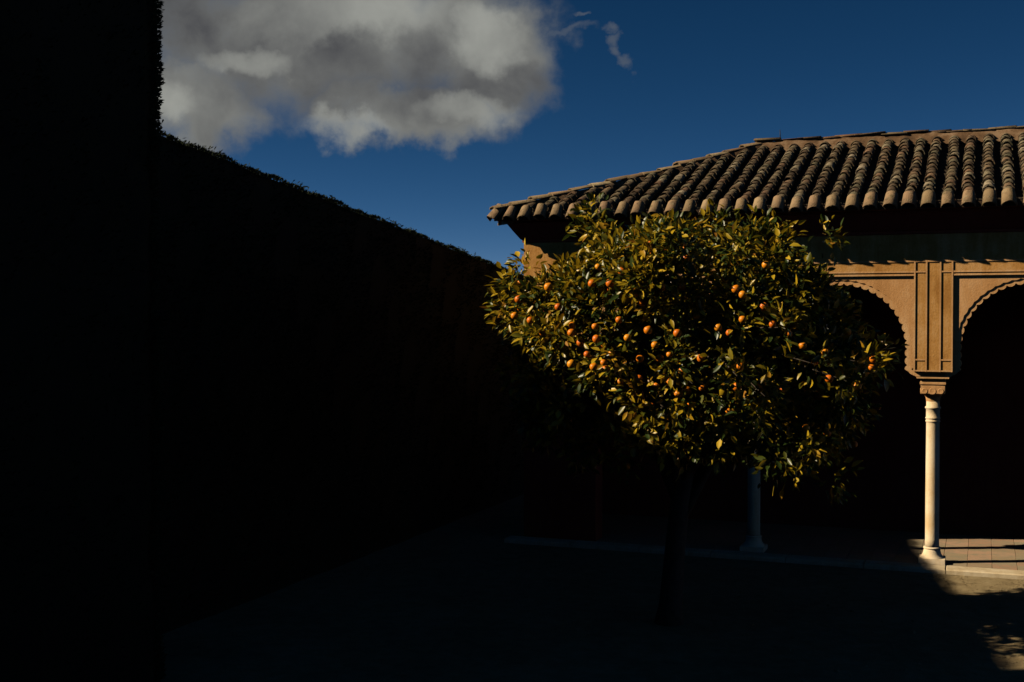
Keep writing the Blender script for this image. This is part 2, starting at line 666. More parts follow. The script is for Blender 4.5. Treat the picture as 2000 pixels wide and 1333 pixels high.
rings = [(0.083, 2.085, 0), (0.088, 2.11, 0), (0.094, 2.14, 0.05), (0.112, 2.165, 0.2), (0.138, 2.18, 0.7), (0.148, 2.192, 0.92), (0.149, 2.285, 0.95), (0.147, 2.295, 0.97), (0.146, 2.303, 1.0), (0.158, 2.31, 1.0), (0.158, 2.335, 1.0), (0.150, 2.343, 1.0)]
vs, fs = [], []
for h, z, k in rings:
    vs += sq_ring(h, z, k)
for j in range(len(rings) - 1):
    for i in range(32):
        k = (i + 1) % 32
        fs.append((j * 32 + i, j * 32 + k, (j + 1) * 32 + k, (j + 1) * 32 + i))
fs.append(tuple(range(31, -1, -1)))
fs.append(tuple((len(rings) - 1) * 32 + i for i in range(32)))
s_.add(vs, fs)
ME_CAP = s_.mesh('capital')
ME_CAP.materials.append(M['band'])
# carved leaf lobes round the block, one sub-mesh part
s_ = MB()
for k in range(4):
    rot = Matrix.Rotation(k * math.pi / 2, 3, 'Z')
    for cx, r in ((-0.098, 0.040), (-0.0, 0.048), (0.098, 0.040)):
        n = 12
        out = []
        for i in range(n):
            a = 2 * math.pi * i / n
            out.append((cx + r * math.cos(a), 2.226 + r * 0.98 * math.sin(a) - (0.006 if math.sin(a) < 0 else 0)))
        for rr, y in ((1.0, -0.147), (0.92, -0.166), (0.45, -0.163)):
            pass
        v_ = [rot @ Vector((cx + (x - cx) * 1.0, -0.143, z)) for x, z in out] + [rot @ Vector((cx + (x - cx) * 0.80, -0.1525, 2.226 + (z - 2.226) * 0.80)) for x, z in out] + [rot @ Vector((cx + (x - cx) * 0.35, -0.1505, 2.226 + (z - 2.226) * 0.35)) for x, z in out]
        f_ = []
        for j in range(2):
            for i in range(n):
                i2 = (i + 1) % n
                f_.append((j * n + i, j * n + i2, (j + 1) * n + i2, (j + 1) * n + i))
        f_.append(tuple(2 * n + i for i in range(n)))
        s_.add(v_, f_)
ME_CARV = s_.mesh('carving')
ME_CARV.materials.append(M['band'])
s_ = MB()
s_.box(-0.197, 0.197, -0.186, 0.16, 2.386, 2.402)
s_.box(-0.15, 0.15, -0.115, 0.14, 2.343, 2.3855)
s_.box(-0.17, 0.17, -0.075, 0.15, 2.4025, 2.4695)
ME_AB = s_.mesh('abacus')
ME_AB.materials.append(M['band'])
for c in COLS[1:]:
    col_o = obj('column', ME_SH, None, bld)
    col_o.location = (c, VC, 0)
    for nm, me in (('column_base', ME_BS), ('capital', ME_CAP), ('abacus', ME_AB), ('carving', ME_CARV)):
        obj(nm, me, None, col_o)

# inner room: back wall, ends, ceiling
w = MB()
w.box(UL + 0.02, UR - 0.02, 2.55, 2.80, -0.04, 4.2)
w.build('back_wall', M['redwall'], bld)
w = MB()
w.box(UL + 0.004, UL + 0.30, TH + 0.002, 5.40, -0.04, 4.24)
w.build('side_wall', M['plaster'], bld)
w = MB()
w.box(UR - 0.30, UR - 0.004, TH + 0.002, 5.40, -0.04, 4.24)
w.build('side_wall', M['plaster'], bld)
w = MB()
w.box(UL + 0.31, UR - 0.31, TH + 0.003, 2.54, 3.95, 4.05)
w.build('ceiling', M['wood'], bld)
w = MB()
w.box(UL + 0.01, UR - 0.01, 5.41, 5.66, -0.04, 4.22)
w.build('rear_wall', M['plaster'], bld)

# cove under the eaves
OV = 0.37
cv = MB()
prof = [(0.0, 4.235), (-0.022, 4.24), (-0.024, 4.275), (-0.05, 4.285), (-0.16, 4.40), (-0.235, 4.485), (-0.255, 4.492), (-0.26, 4.525), (-0.32, 4.54), (-0.33, 4.565)]
x0, x1 = UL, UR
ring = []
for d, z in prof:
    d = -d
    ring.append([(x0 - d * 0.68, -d, z), (x1 + d, -d, z), (x1 + d, 5.66 + d, z), (x0 - d * 0.68, 5.66 + d, z)])
vs = [p for r in ring for p in r]
fs = []
for j in range(len(ring) - 1):
    for i in range(4):
        k = (i + 1) % 4
        fs.append((j * 4 + i, j * 4 + k, (j + 1) * 4 + k, (j + 1) * 4 + i))
fs.append((0, 1, 2, 3))
fs.append(tuple(len(vs) - 4 + i for i in range(4)))
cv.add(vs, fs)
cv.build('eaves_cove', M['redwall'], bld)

eb = MB()
eb.box(UL - 0.30, UR + 0.37, -0.405, -0.385, 4.528, 4.600)
eb.build('eaves_sun_stop', M['wood'], bld)  # added strip, blocks sun slipping between the eave tiles onto the wall

# roof deck: hip roof, ridge along u
PT = 0.372
E_U0, E_U1, E_V0, E_V1 = UL - OV + 0.10, UR + OV, -OV, 5.66 + OV
RUN = (E_V1 - E_V0) / 2
ZE = 4.585
ZR = ZE + RUN * PT
rv = E_V0 + RUN
rf = MB()
vs = [(E_U0, E_V0, ZE), (E_U1, E_V0, ZE), (E_U1, E_V1, ZE), (E_U0, E_V1, ZE), (E_U0 + RUN, rv, ZR), (E_U1 - RUN, rv, ZR),
      (E_U0, E_V0, ZE - 0.03), (E_U1, E_V0, ZE - 0.03), (E_U1, E_V1, ZE - 0.03), (E_U0, E_V1, ZE - 0.03)]
rf.add(vs, [(0, 1, 5, 4), (1, 2, 5), (2, 3, 4, 5), (3, 0, 4), (6, 7, 1, 0), (7, 8, 2, 1), (8, 9, 3, 2), (9, 6, 0, 3), (9, 8, 7, 6)])
roof = rf.build('roof', M['deck'], bld)


def barrel(r0, r1, length, th, seg=8, arc=math.pi):
    """half-round tile: r0 at the low end (y = 0), r1 at the high end; opens downwards"""
    vs, fs = [], []
    for y, r in ((0.0, r0), (length, r1)):
        for rr in (r, r - th):
            for i in range(seg + 1):
                a = (math.pi - arc) / 2 + arc * i / seg
                vs.append((rr * math.cos(a), y, rr * math.sin(a)))
    n = seg + 1
    for i in range(seg):
        fs.append((i, i + 1, 2 * n + i + 1, 2 * n + i))            # outer
        fs.append((n + i + 1, n + i, 3 * n + i, 3 * n + i + 1))     # inner
        fs.append((i + 1, i, n + i, n + i + 1))                     # low rim
    fs.append((0, 2 * n, 3 * n, n))
    fs.append((n - 1, 2 * n - 1, 4 * n - 1, 3 * n - 1))
    return vs, fs


def tile_mesh(name, r0, r1, length, th, mat, seg=8, arc=math.pi, wob=0.0, seed=0):
    vs, fs = barrel(r0, r1, length, th, seg, arc)
    rr = random.Random(seed)
    vs = [(x + rr.uniform(-wob, wob), y + rr.uniform(-wob, wob), z + rr.uniform(-wob, wob)) for x, y, z in vs]
    m_ = MB()
    m_.add(vs, fs, False)
    me = m_.mesh(name)
    for pl in me.polygons:
        pl.use_smooth = len(pl.vertices) == 4 and pl.index % 3 != 2
    me.materials.append(mat)
    return me


SPAN = 0.2335
EXPO = 0.192
TILE_M = [tile_mesh('roof_tile', 0.078, 0.058, 0.27, 0.013, M['tile'], wob=0.004, seed=k) for k in range(5)]
EAVE_M = [tile_mesh('eave_tile', 0.094, 0.078, 0.225, 0.016, M['eave_tile'], wob=0.004, seed=20 + k) for k in range(4)]
pitch = math.atan(PT)
cands = []
ncol = int((E_U1 - E_U0) / SPAN)
shift = [random.uniform(-0.012, 0.012) for _ in range(ncol + 1)]
for ci in range(ncol + 1):
    u = E_U0 + 0.20 + ci * SPAN + shift[ci] * 0.6
    if u > E_U1 - 0.05:
        break
    # top of this row: the ridge, or the hip it runs into
    top = min(RUN, u - E_U0 - 0.06, E_U1 - u - 0.06)
    bow = random.uniform(-0.018, 0.018)
    n = max(1, int((top - 0.24) / (EXPO * math.cos(pitch))) + 1) if top > 0.24 else 0
    cands.append((u, 0, 'eave', top, 0.0))
    for k in range(n):
        d = 0.13 + k * EXPO * math.cos(pitch)
        if d + 0.06 > top:
            break
        jit = random.uniform(-0.007, 0.007) + bow * math.sin(math.pi * d / RUN)
        cands.append((u + jit, d, 'tile', top, 0.0))

rows = []
for u, d, kind, top, _ in cands:
    if kind == 'eave':
        loc = (u, E_V0 - 0.062 + random.uniform(-0.008, 0.008), ZE - 0.056 + random.uniform(-0.008, 0.008))
        rot = (R(50) + random.uniform(-0.06, 0.06), random.uniform(-0.06, 0.06), random.uniform(-0.05, 0.05))
    else:
        loc = (u, E_V0 + d, ZE + d * PT + 0.046 + random.uniform(-0.006, 0.009))
        rot = (pitch - 0.035 + random.uniform(-0.03, 0.03), random.uniform(-0.09, 0.09), random.uniform(-0.055, 0.055))
    px, py = pixel(to_world(*loc))
    rows.append((kind, loc, rot, px, py))
vis = [r for r in rows if r[0] == 'tile' and 940 < r[3] < 2010]
vis.sort(key=lambda r: -to_world(*r[1]).y)
vis = sorted(vis, key=lambda r: to_world(*r[1]).y)[:300]
keep = set(id(r) for r in vis)
rest = MB()
for r in rows:
    kind, loc, rot, px, py = r
    if kind == 'eave' or id(r) in keep:
        me = random.choice(EAVE_M if kind == 'eave' else TILE_M)
        o = obj('eave_tile' if kind == 'eave' else 'roof_tile', me, None, roof)
        o.location = loc
        o.rotation_euler = rot
        s = random.uniform(0.94, 1.06)
        o.scale = (s, 1.0, s * random.uniform(0.95, 1.08))
    else:
        from mathutils import Euler
        me = random.choice(TILE_M)
        mt_ = Matrix.Translation(loc) @ Euler(rot).to_matrix().to_4x4()
        rest.add([mt_ @ v.co for v in me.vertices], [tuple(p.vertices) for p in me.polygons], True)
ro = rest.build('roof_tile_cover', M['tile'], roof)
tag(ro, kind='stuff')
# side hips get simple cover rows too (they show only from another position)
side = MB()
nside = int((E_V1 - E_V0) / SPAN)
for sx in (0, 1):
    for ci in range(nside):
        v = E_V0 + 0.2 + ci * SPAN
        top = min(v - E_V0, E_V1 - v) - 0.05
        if top < 0.2:
            continue
        vs, fs = barrel(0.082, 0.072, top / math.cos(pitch), 0.014, 6)
        rz = -math.pi / 2 if sx == 0 else math.pi / 2
        from mathutils import Euler
        lx = E_U0 if sx == 0 else E_U1
        mt_ = Matrix.Translation((lx, v, ZE + 0.03)) @ Euler((pitch, 0, rz)).to_matrix().to_4x4()
        side.add([mt_ @ Vector(p) for p in vs], fs, True)
tag(side.build('side_slope_cover', M['tile'], roof), kind='stuff')
# channel tiles between the rows, at the eave (their lips show)
ch_m = []
for k in range(3):
    vs, fs = barrel(0.085, 0.085, 0.35, 0.014, 6, arc=math.pi * 0.8)
    m_ = MB()
    m_.add([(x, y, -z) for x, y, z in vs], [tuple(reversed(f)) for f in fs], True)
    me = m_.mesh('channel_tile')
    me.materials.append(M['tile'])
    ch_m.append(me)
for ci in range(ncol):
    u = E_U0 + 0.20 + (ci + 0.5) * SPAN
    if u > E_U1 - 0.1:
        break
    o = obj('channel_tile', random.choice(ch_m), None, roof)
    o.location = (u, E_V0 - 0.028 + random.uniform(-0.012, 0.012), ZE + 0.070)
    o.rotation_euler = (pitch * 0.8, random.uniform(-0.05, 0.05), random.uniform(-0.04, 0.04))

# ridge: rough mortar wall with flat cap tiles
rw = MB()
n = 60
ua, ub = E_U0 + RUN - 0.10, E_U1 - RUN + 0.1
vs, fs = [], []
for i in range(n + 1):
    u = ua + (ub - ua) * i / n
    hz = random.uniform(-0.012, 0.012)
    hw = 0.125 + random.uniform(-0.015, 0.015)
    vs += [(u, rv - hw - 0.10, ZR - 0.06), (u, rv - hw + 0.005, ZR + 0.075 + hz), (u, rv - 0.06, ZR + 0.135 + hz), (u, rv + 0.06, ZR + 0.135 + hz), (u, rv + hw, ZR + 0.07), (u, rv + hw + 0.1, ZR - 0.06)]
for i in range(n):
    for k in range(5):
        a = i * 6 + k
        fs.append((a, a + 6, a + 7, a + 1))
rw.add(vs, fs, True)
rw.build('ridge_mortar', M['mortar'], roof)
CAP_M = [tile_mesh('ridge_tile', 0.118, 0.098, 0.40, 0.020, M['ridge_tile'], seg=8, arc=math.pi * 0.72, wob=0.008, seed=40 + k) for k in range(5)]
u = ua + 0.02
while u < ub - 0.3:
    o = obj('ridge_tile', random.choice(CAP_M), None, roof)
    o.location = (u + 0.36, rv + random.uniform(-0.02, 0.02), ZR + 0.100 + random.uniform(-0.006, 0.016))
    o.rotation_euler = (random.uniform(-0.03, 0.035), random.uniform(-0.14, 0.14), R(90) + random.uniform(-0.09, 0.09))
    o.scale = (1.0, random.uniform(0.85, 1.1), random.uniform(0.5, 0.75))
    u += random.uniform(0.27, 0.36)

# hip ridges (front left, front right): mortar core and a row of tiles


def hip(ucorner, sgn):
    a = Vector((ucorner, E_V0, ZE))
    b = Vector((ucorner + sgn * RUN, rv, ZR))
    dirv = (b - a)
    L = dirv.length
    d = dirv / L
    sidev = d.cross(Vector((0, 0, 1))).normalized()
    upv = sidev.cross(d)
    hm = MB()
    n = 50
    vs, fs = [], []
    for i in range(n + 1):
        t = i / n
        sag = -0.035 * math.sin(math.pi * t)
        p = a + d * (L * t + 0.03) + upv * sag
        hz = random.uniform(-0.012, 0.012)
        hw = 0.10 + random.uniform(-0.012, 0.012)
        e = min(1.0, 0.5 + t * 6)
        for x, z in ((-hw - 0.06, -0.07), (-hw, 0.09 + hz), (-0.05, 0.115 + hz), (0.05, 0.115 + hz), (hw, 0.09 - hz), (hw + 0.06, -0.07)):
            vs.append(p + sidev * x * e + upv * z)
    for i in range(n):
        for k in range(5):
            q = i * 6 + k
            fs.append((q, q + 6, q + 7, q + 1))
    fs.append(tuple(range(6)))
    hm.add(vs, fs, True)
    hm.build('hip_mortar', M['mortar'], roof)
    s = -0.04
    k = 0
    while s < L - 0.25:
        t = max(s, 0) / L
        sag = -0.035 * math.sin(math.pi * t)
        p = a + d * s + upv * (0.085 + sag + random.uniform(-0.008, 0.012))
        o = obj('hip_tile', CAP_M[k % 5], None, roof)
        y = (d + upv * (-0.04 + random.uniform(-0.03, 0.03)) + sidev * random.uniform(-0.05, 0.05)).normalized()
        x = y.cross(upv).normalized()
        z = x.cross(y)
        o.matrix_local = Matrix(((x.x, y.x, z.x, p.x), (x.y, y.y, z.y, p.y), (x.z, y.z, z.z, p.z), (0, 0, 0, 1)))
        o.scale = (1.0, random.uniform(0.9, 1.05), random.uniform(0.6, 0.85))
        s += random.uniform(0.27, 0.34)
        k += 1
    # drooping corner tile closing the hip
    o = obj('corner_tile', EAVE_M[0], None, roof)
    o.location = (a.x - sgn * 0.045, a.y - 0.045, a.z - 0.055)
    o.rotation_euler = (R(52), 0, -sgn * R(45))
    o.scale = (1.1, 1.1, 1.15)
    o = obj('corner_tile', EAVE_M[1], None, roof)
    o.location = (a.x + sgn * 0.04, a.y + 0.04, a.z - 0.115)
    o.rotation_euler = (R(12), 0, -sgn * R(45))
    o.scale = (1.0, 1.0, 0.8)


hip(E_U0, 1)
hip(E_U1, -1)

# weed on the eave corner and thin iron rod on the ridge
wl = to_world(E_U0 + 0.03, E_V0 + 0.03, ZE + 0.10)
wd = MB()
for k in range(9):
    a = random.uniform(0, 6.28)
    h = random.uniform(0.05, 0.11)
    sx, sy = math.cos(a) * 0.03, math.sin(a) * 0.03
    wd.tube([(0, 0, -0.02), (sx * 0.5 - 0.01, sy * 0.5, h * 0.5), (sx - 0.035, sy, h)], [0.010, 0.013, 0.002], 5)
wo = wd.build('weed_tuft', M['weed'])
wo.location = wl
tag(wo, 'small dark weed tuft growing on the left eave corner of the tiled roof', 'weed')
rl = to_world(-2.38, rv, ZR + 0.12)
wd = MB()
wd.tube([(0, 0, 0), (0.004, 0, 0.10), (0.0, 0, 0.19)], [0.010, 0.007, 0.005], 6)
wd.tube([(0, 0, -0.01), (0, 0, 0.02)], [0.02, 0.015], 6)
wo = wd.build('roof_rod', M['iron'])
wo.location = rl
tag(wo, 'thin dark iron rod standing on the roof ridge near the hip', 'rod')

# ------------------------------------------------------------------ portico floor
fl = empty('portico_floor', BO, -FA)
tag(fl, kind='structure')
w = MB()
w.box(UL, UR, 0.02, 2.6, -0.30, -0.045)
w.build('floor_bed', M['mortar'], fl)
w = MB()
w.box(UL - 0.2, UR + 0.2, -0.26, 0.02, -0.30, -0.05)
w.build('kerb_bed', M['mortar'], fl)
KM = []
for k in range(4):
    rr = random.Random(90 + k)
    m_ = MB()
    j = lambda s=0.006: rr.uniform(-s, s)
    x1 = 0.985
    vs = [(0, j(), -0.2), (x1, j(), -0.2), (x1, 0.272, -0.2), (0, 0.272, -0.2),
          (0.0, 0.006 + j(), -0.018 + j(0.004)), (x1, 0.006 + j(), -0.018 + j(0.004)), (x1, 0.272, -0.006), (0, 0.272, -0.006),
          (0.008, 0.022 + j(), 0.0), (x1 - 0.008, 0.022 + j(), 0.0), (x1 - 0.008, 0.262, 0.001), (0.008, 0.262, 0.001)]
    fs = [(0, 1, 5, 4), (1, 2, 6, 5), (2, 3, 7, 6), (3, 0, 4, 7), (4, 5, 9, 8), (5, 6, 10, 9), (6, 7, 11, 10), (7, 4, 8, 11), (8, 9, 10, 11)]
    m_.add(vs, fs)
    me = m_.mesh('kerb_stone')
    me.materials.append(M['kerb'])
    KM.append(me)
u = UL - 0.2
k = 0
while u < UR:
    o = obj('kerb_stone', KM[k % 4], None, fl)
    o.location = (u, -0.275, random.uniform(-0.004, 0.003))
    u += 0.994
    k += 1
SM = []
for k in range(4):
    rr = random.Random(60 + k)
    m_ = MB()
    j = lambda s=0.001: rr.uniform(-s, s)
    a = 0.2955
    vs = [(0, 0, -0.06), (a, 0, -0.06), (a, a, -0.06), (0, a, -0.06), (j(), j(), -0.006), (a + j(), j(), -0.006), (a + j(), a + j(), -0.006), (j(), a + j(), -0.006),
          (0.003, 0.003, j(0.001)), (a - 0.003, 0.003, j(0.001)), (a - 0.003, a - 0.003, j(0.001)), (0.003, a - 0.003, j(0.001))]
    fs = [(0, 1, 5, 4), (1, 2, 6, 5), (2, 3, 7, 6), (3, 0, 4, 7), (4, 5, 9, 8), (5, 6, 10, 9), (6, 7, 11, 10), (7, 4, 8, 11), (8, 9, 10, 11)]
    m_.add(vs, fs)
    me = m_.mesh('paving_slab')
    me.materials.append(M['slab'])
    SM.append(me)
for i in range(38):
    for jv in range(8):
        u = UL + 0.05 + i * 0.298
        o = obj('paving_slab', random.choice(SM), None, fl)
        o.location = (u, 0.025 + jv * 0.298, -0.002 + random.uniform(-0.002, 0.001))

# ------------------------------------------------------------------ hedges
# the lower hedge runs square to the arcade, its top sinking slightly with the lie of the garden


def hx(y):
    return -8.28 + 0.383 * y


def hz(y):
    return 6.51 - 0.1155 * y


def sprigs(pts, nrm, size, jitter, seed):
    """small pointed leaf sprays (two triangles each) standing out of a clipped face"""
    r = np.random.default_rng(seed)
    n = len(pts)
    d = nrm + r.normal(0, jitter, (n, 3))
    d /= np.linalg.norm(d, axis=1)[:, None]
    t = np.cross(d, r.normal(0, 1, (n, 3)))
    t /= np.linalg.norm(t, axis=1)[:, None] + 1e-9
    b = np.cross(d, t)
    L = size * r.uniform(0.6, 1.5, n)[:, None]
    w_ = size * 0.30 * r.uniform(0.7, 1.3, n)[:, None]
    p0 = pts - d * 0.03
    tip = pts + d * L
    mid = pts + d * L * 0.4
    v = np.stack([p0, mid + t * w_, tip, mid - t * w_ + b * w_ * 0.6], 1).reshape(-1, 3)
    i = np.arange(n)[:, None] * 4
    f = np.concatenate([i + np.array([[0, 1, 2]]), i + np.array([[0, 2, 3]])], 0)
    return v, f


def hedge(name, label, y0, y1, fx, fz, width, dens, seed, size=0.027):
    r = np.random.default_rng(seed)
    root = empty(name, (fx((y0 + y1) / 2) - width / 2, (y0 + y1) / 2, GZ))
    tag(root, label, 'hedge')
    o0 = np.array(root.location)
    # core
    ny, nz = 44, 20
    m_ = MB()
    prof = []
    vs, fs = [], []
    for i in range(ny + 1):
        y = y0 + (y1 - y0) * i / ny
        top = fz(y) - 0.05
        x = fx(y)
        loop = []
        for k in range(nz + 1):
            loop.append((x - 0.05 + random.uniform(-0.03, 0.02), top * k / nz if k else GZ - 0.02 - 0))
        for k in range(1, 6):
            loop.append((x - 0.05 - (width - 0.1) * k / 5, top + random.uniform(-0.03, 0.02)))
        for k in range(1, 5):
            loop.append((x - width + 0.05, top * (1 - k / 4) + (GZ - 0.02) * (k == 4)))
        m_n = len(loop)
        for x_, z_ in loop:
            vs.append((x_ - o0[0], y + random.uniform(-0.02, 0.02) - o0[1], z_ - o0[2]))
    for i in range(ny):
        for k in range(m_n - 1):
            a = i * m_n + k
            fs.append((a, a + m_n, a + m_n + 1, a + 1))
    fs.append(tuple(range(m_n - 1, -1, -1)))
    fs.append(tuple(ny * m_n + k for k in range(m_n)))
    m_.add(vs, fs, True)
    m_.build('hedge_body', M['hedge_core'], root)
    # leaf sprays on right face, top and both ends
    P, N = [], []
    area = (y1 - y0) * 5
    n = int(dens * area)
    y = r.uniform(y0, y1, n)
    u = r.uniform(0, 1, n) ** 0.75
    z = np.array([fz(q) for q in y]) * u
    x = np.array([fx(q) for q in y])
    bumpy = 0.045 * np.sin(y * 3.1 + z * 2.3) + 0.03 * np.sin(y * 7.7 - z * 5.1)
    P.append(np.stack([x - 0.03 + bumpy, y, z], 1))
    N.append(np.tile([0.9, -0.3, 0.35], (n, 1)))
    n2 = int((y1 - y0) * 1500)
    y = r.uniform(y0, y1, n2)
    q = r.uniform(0, 1, n2) ** 2
    tb = 0.012 * np.sin(y * 5.3) + 0.010 * np.sin(y * 13.1 + 1)
    P.append(np.stack([np.array([fx(k) for k in y]) - q * width, y, np.array([fz(k) for k in y]) - 0.05 + tb], 1))
    N.append(np.tile([0.25, 0.0, 1.0], (n2, 1)))
    for ye, s in ((y0, -1), (y1, 1)):
        n3 = int(dens * 1.4 * fz(ye) * width)
        xx = fx(ye) - r.uniform(0, width, n3) * 1.0
        zz = r.uniform(0, fz(ye), n3)
        bb = 0.03 * np.sin(zz * 4.1) + 0.02 * np.sin(zz * 9.7)
        P.append(np.stack([xx, np.full(n3, ye) + s * (bb - 0.02), zz], 1))
        N.append(np.tile([0.15, s * 1.0, 0.3], (n3, 1)))
        n4 = int(fz(ye) * 900)
        zz = r.uniform(0, fz(ye), n4)
        bb = 0.022 * np.sin(zz * 2.1 - 3.7) + 0.008 * np.sin(zz * 11.0)
        P.append(np.stack([np.full(n4, fx(ye)) - 0.02 + bb - r.uniform(0, 0.06, n4), np.full(n4, ye) - s * r.uniform(0, 0.1, n4), zz], 1))
        N.append(np.tile([0.8, s * 0.6, 0.25], (n4, 1)))
    P = np.concatenate(P)
    N = np.concatenate(N)
    v, f = sprigs(P - o0, N, size, 0.38, seed + 1)
    me = mesh_np('foliage', v, f)
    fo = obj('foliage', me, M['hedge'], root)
    tag(fo, kind='stuff')
    return root


hedge('clipped_hedge', 'long dark clipped hedge with a straight sloping top running towards the arcade', 9.2, 27.0, hx, hz, 1.6, 420, 5)


def tx(y):
    return -3.05 + 0.383 * (y - 10.75)


hedge('tall_clipped_cypress', 'tall black clipped cypress hedge rising out of the picture at the upper left corner', 2.5, 10.75, tx, lambda y: 7.6, 2.2, 300, 8, 0.028)

# unseen hedge added behind the camera to cut skylight and deepen the shadows


def sky_blocker_hedge(name, label, p0, p1, width, height, seed):
    r = np.random.default_rng(seed)
    a, b = Vector(p0), Vector(p1)
    root = empty(name, ((a.x + b.x) / 2, (a.y + b.y) / 2, GZ), math.atan2(b.y - a.y, b.x - a.x))
    tag(root, label, 'hedge')
    L = (b - a).length / 2
    m_ = MB()
    nx, nz = 40, 14
    vs, fs = [], []
    for i in range(nx + 1):
        x = -L + 2 * L * i / nx
        loop = [(width / 2, height * k / nz) for k in range(nz + 1)] + [(-width / 2, height * (1 - k / nz)) for k in range(nz + 1)]
        for y, z in loop:
            vs.append((x, y + random.uniform(-0.03, 0.03), z + (random.uniform(-0.03, 0.03) if z else -0.02)))
    m_n = len(loop)
    for i in range(nx):
        for k in range(m_n - 1):
            q = i * m_n + k
            fs.append((q, q + m_n, q + m_n + 1, q + 1))
    fs += [tuple(range(m_n - 1, -1, -1)), tuple(nx * m_n + k for k in range(m_n))]
    m_.add(vs, fs, True)
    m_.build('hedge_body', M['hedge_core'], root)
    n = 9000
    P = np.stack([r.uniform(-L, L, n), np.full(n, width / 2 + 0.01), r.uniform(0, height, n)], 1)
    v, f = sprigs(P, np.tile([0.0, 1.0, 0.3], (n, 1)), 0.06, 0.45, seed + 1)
    tag(obj('foliage', mesh_np('foliage', v, f), M['hedge'], root), kind='stuff')


sky_blocker_hedge('sky_blocker_hedge', 'unseen tall hedge added behind the viewpoint to block skylight', (-9.0, -3.5, 0), (12.0, -3.5, 0), 1.2, 6.5, 31)

# ------------------------------------------------------------------ orange tree
TB = Vector((1.66, 12.95, GZ))
tree = empty('orange_tree', TB)
tag(tree, 'broad round orange tree laden with ripe fruit in front of the arcade', 'tree')
CC = Vector((1.90, 12.9, 2.85)) - TB            # crown centre, tree space
CR = Vector((1.80, 1.22, 1.14))
tr = MB()
tr.tube([(0, 0, -0.05), (0.02, 0.0, 0.2), (0.06, 0.02, 0.7), (0.10, 0.0, 1.15), (0.16, -0.02, 1.6)], [0.17, 0.125, 0.11, 0.105, 0.10], 12)
limbs = []
r_ = random.Random(3)
for k in range(9):
    a = k / 9 * 6.283 + r_.uniform(-0.25, 0.25)
    e = r_.uniform(0.35, 1.0)
    s0 = Vector((0.10, 0.0, 1.05 + 0.05 * k))
    end = CC + Vector((math.cos(a) * CR.x * 0.74, math.sin(a) * CR.y * 0.7, (e - 0.55) * CR.z * 1.3))
    midp = s0.lerp(end, 0.5) + Vector((0, 0, 0.22))
    tr.tube([s0, s0.lerp(midp, 0.5) + Vector((r_.uniform(-.06, .06), 0, 0.06)), midp, midp.lerp(end, 0.55) + Vector((0, r_.uniform(-.08, .08), 0.03)), end], [0.06, 0.05, 0.038, 0.026, 0.012], 8)
    limbs.append((midp, end))
    for q in range(4):
        st = midp.lerp(end, r_.uniform(0.0, 0.9))
        en = st + Vector((r_.uniform(-0.7, 0.7), r_.uniform(-0.7, 0.7), r_.uniform(-0.3, 0.7)))
        tr.tube([st, st.lerp(en, 0.5) + Vector((0, 0, 0.05)), en], [0.02, 0.014, 0.006], 6)
tr.build('trunk', M['bark'], tree)


def crown_scale(d):
    """uneven outline of the crown along the unit direction d (bulges and dents)"""
    x, y, z = d[..., 0], d[..., 1], d[..., 2]
    s = 1.0 + 0.09 * np.sin(4.1 * x + 2.0 * z + 0.4) + 0.07 * np.sin(6.3 * z - 3.0 * y + 1.0) + 0.05 * np.sin(9.7 * x - 5.3 * z)
    return s


# twigs: a clump of leaves at each twig tip
NCL = 760
dirs = rng.normal(0, 1, (NCL * 3, 3))
dirs /= np.linalg.norm(dirs, axis=1)[:, None]
# boxier than an ellipsoid, flattened below
p = np.sign(dirs) * np.abs(dirs) ** 0.80
rad = np.where(rng.uniform(0, 1, NCL * 3) < 0.74, rng.uniform(0.82, 1.04, NCL * 3), rng.uniform(0.2, 0.85, NCL * 3))
cl = p * rad[:, None] * crown_scale(dirs)[:, None]
cl *= np.array(CR)
cl[:, 2] = np.where(cl[:, 2] < 0, cl[:, 2] * 0.98, cl[:, 2])
cl += np.array(CC)
# the lower left of the crown hangs back, so that light passes in front of it
e_ = (cl - np.array(CC)) / np.array(CR)
thin = (e_[:, 0] < 0.05) & (e_[:, 1] < -0.1) & (e_[:, 2] < -0.15 - 0.3 * e_[:, 0])
# outline of the crown: its shoulders are cut back, and hollows run into it
pw = [pixel(Vector(q) + TB) for q in cl]
ppx, ppy = np.array([q[0] for q in pw]), np.array([q[1] for q in pw])
shoulder = (ppx > 1455 + np.clip(ppy - 420, 0, 400) * 0.95) | (ppx < 1165 - np.clip(ppy - 455, 0, 130) * 1.15) | (ppy < 466) | (ppx > 1668) | (ppx < 1012) | (ppy > 905) | ((ppx > 1400) & (ppy > 872))
hol = np.sin(cl[:, 0] * 4.6 + 0.6) * np.sin(cl[:, 2] * 5.2 + 1.1) + 0.5 * np.sin(cl[:, 1] * 4.1 + cl[:, 0] * 2.0)
hollow = (hol > 0.72) & (np.linalg.norm(e_, axis=1) > 0.72)
thin = thin | hollow
rng2 = np.random.default_rng(77)
cl, dirs, thin = cl[~shoulder], dirs[~shoulder], thin[~shoulder]
keepc = ~thin | (rng2.uniform(0, 1, len(cl)) < 0.25)
cl, dirs = cl[keepc][:NCL], dirs[keepc][:NCL]
extra = []
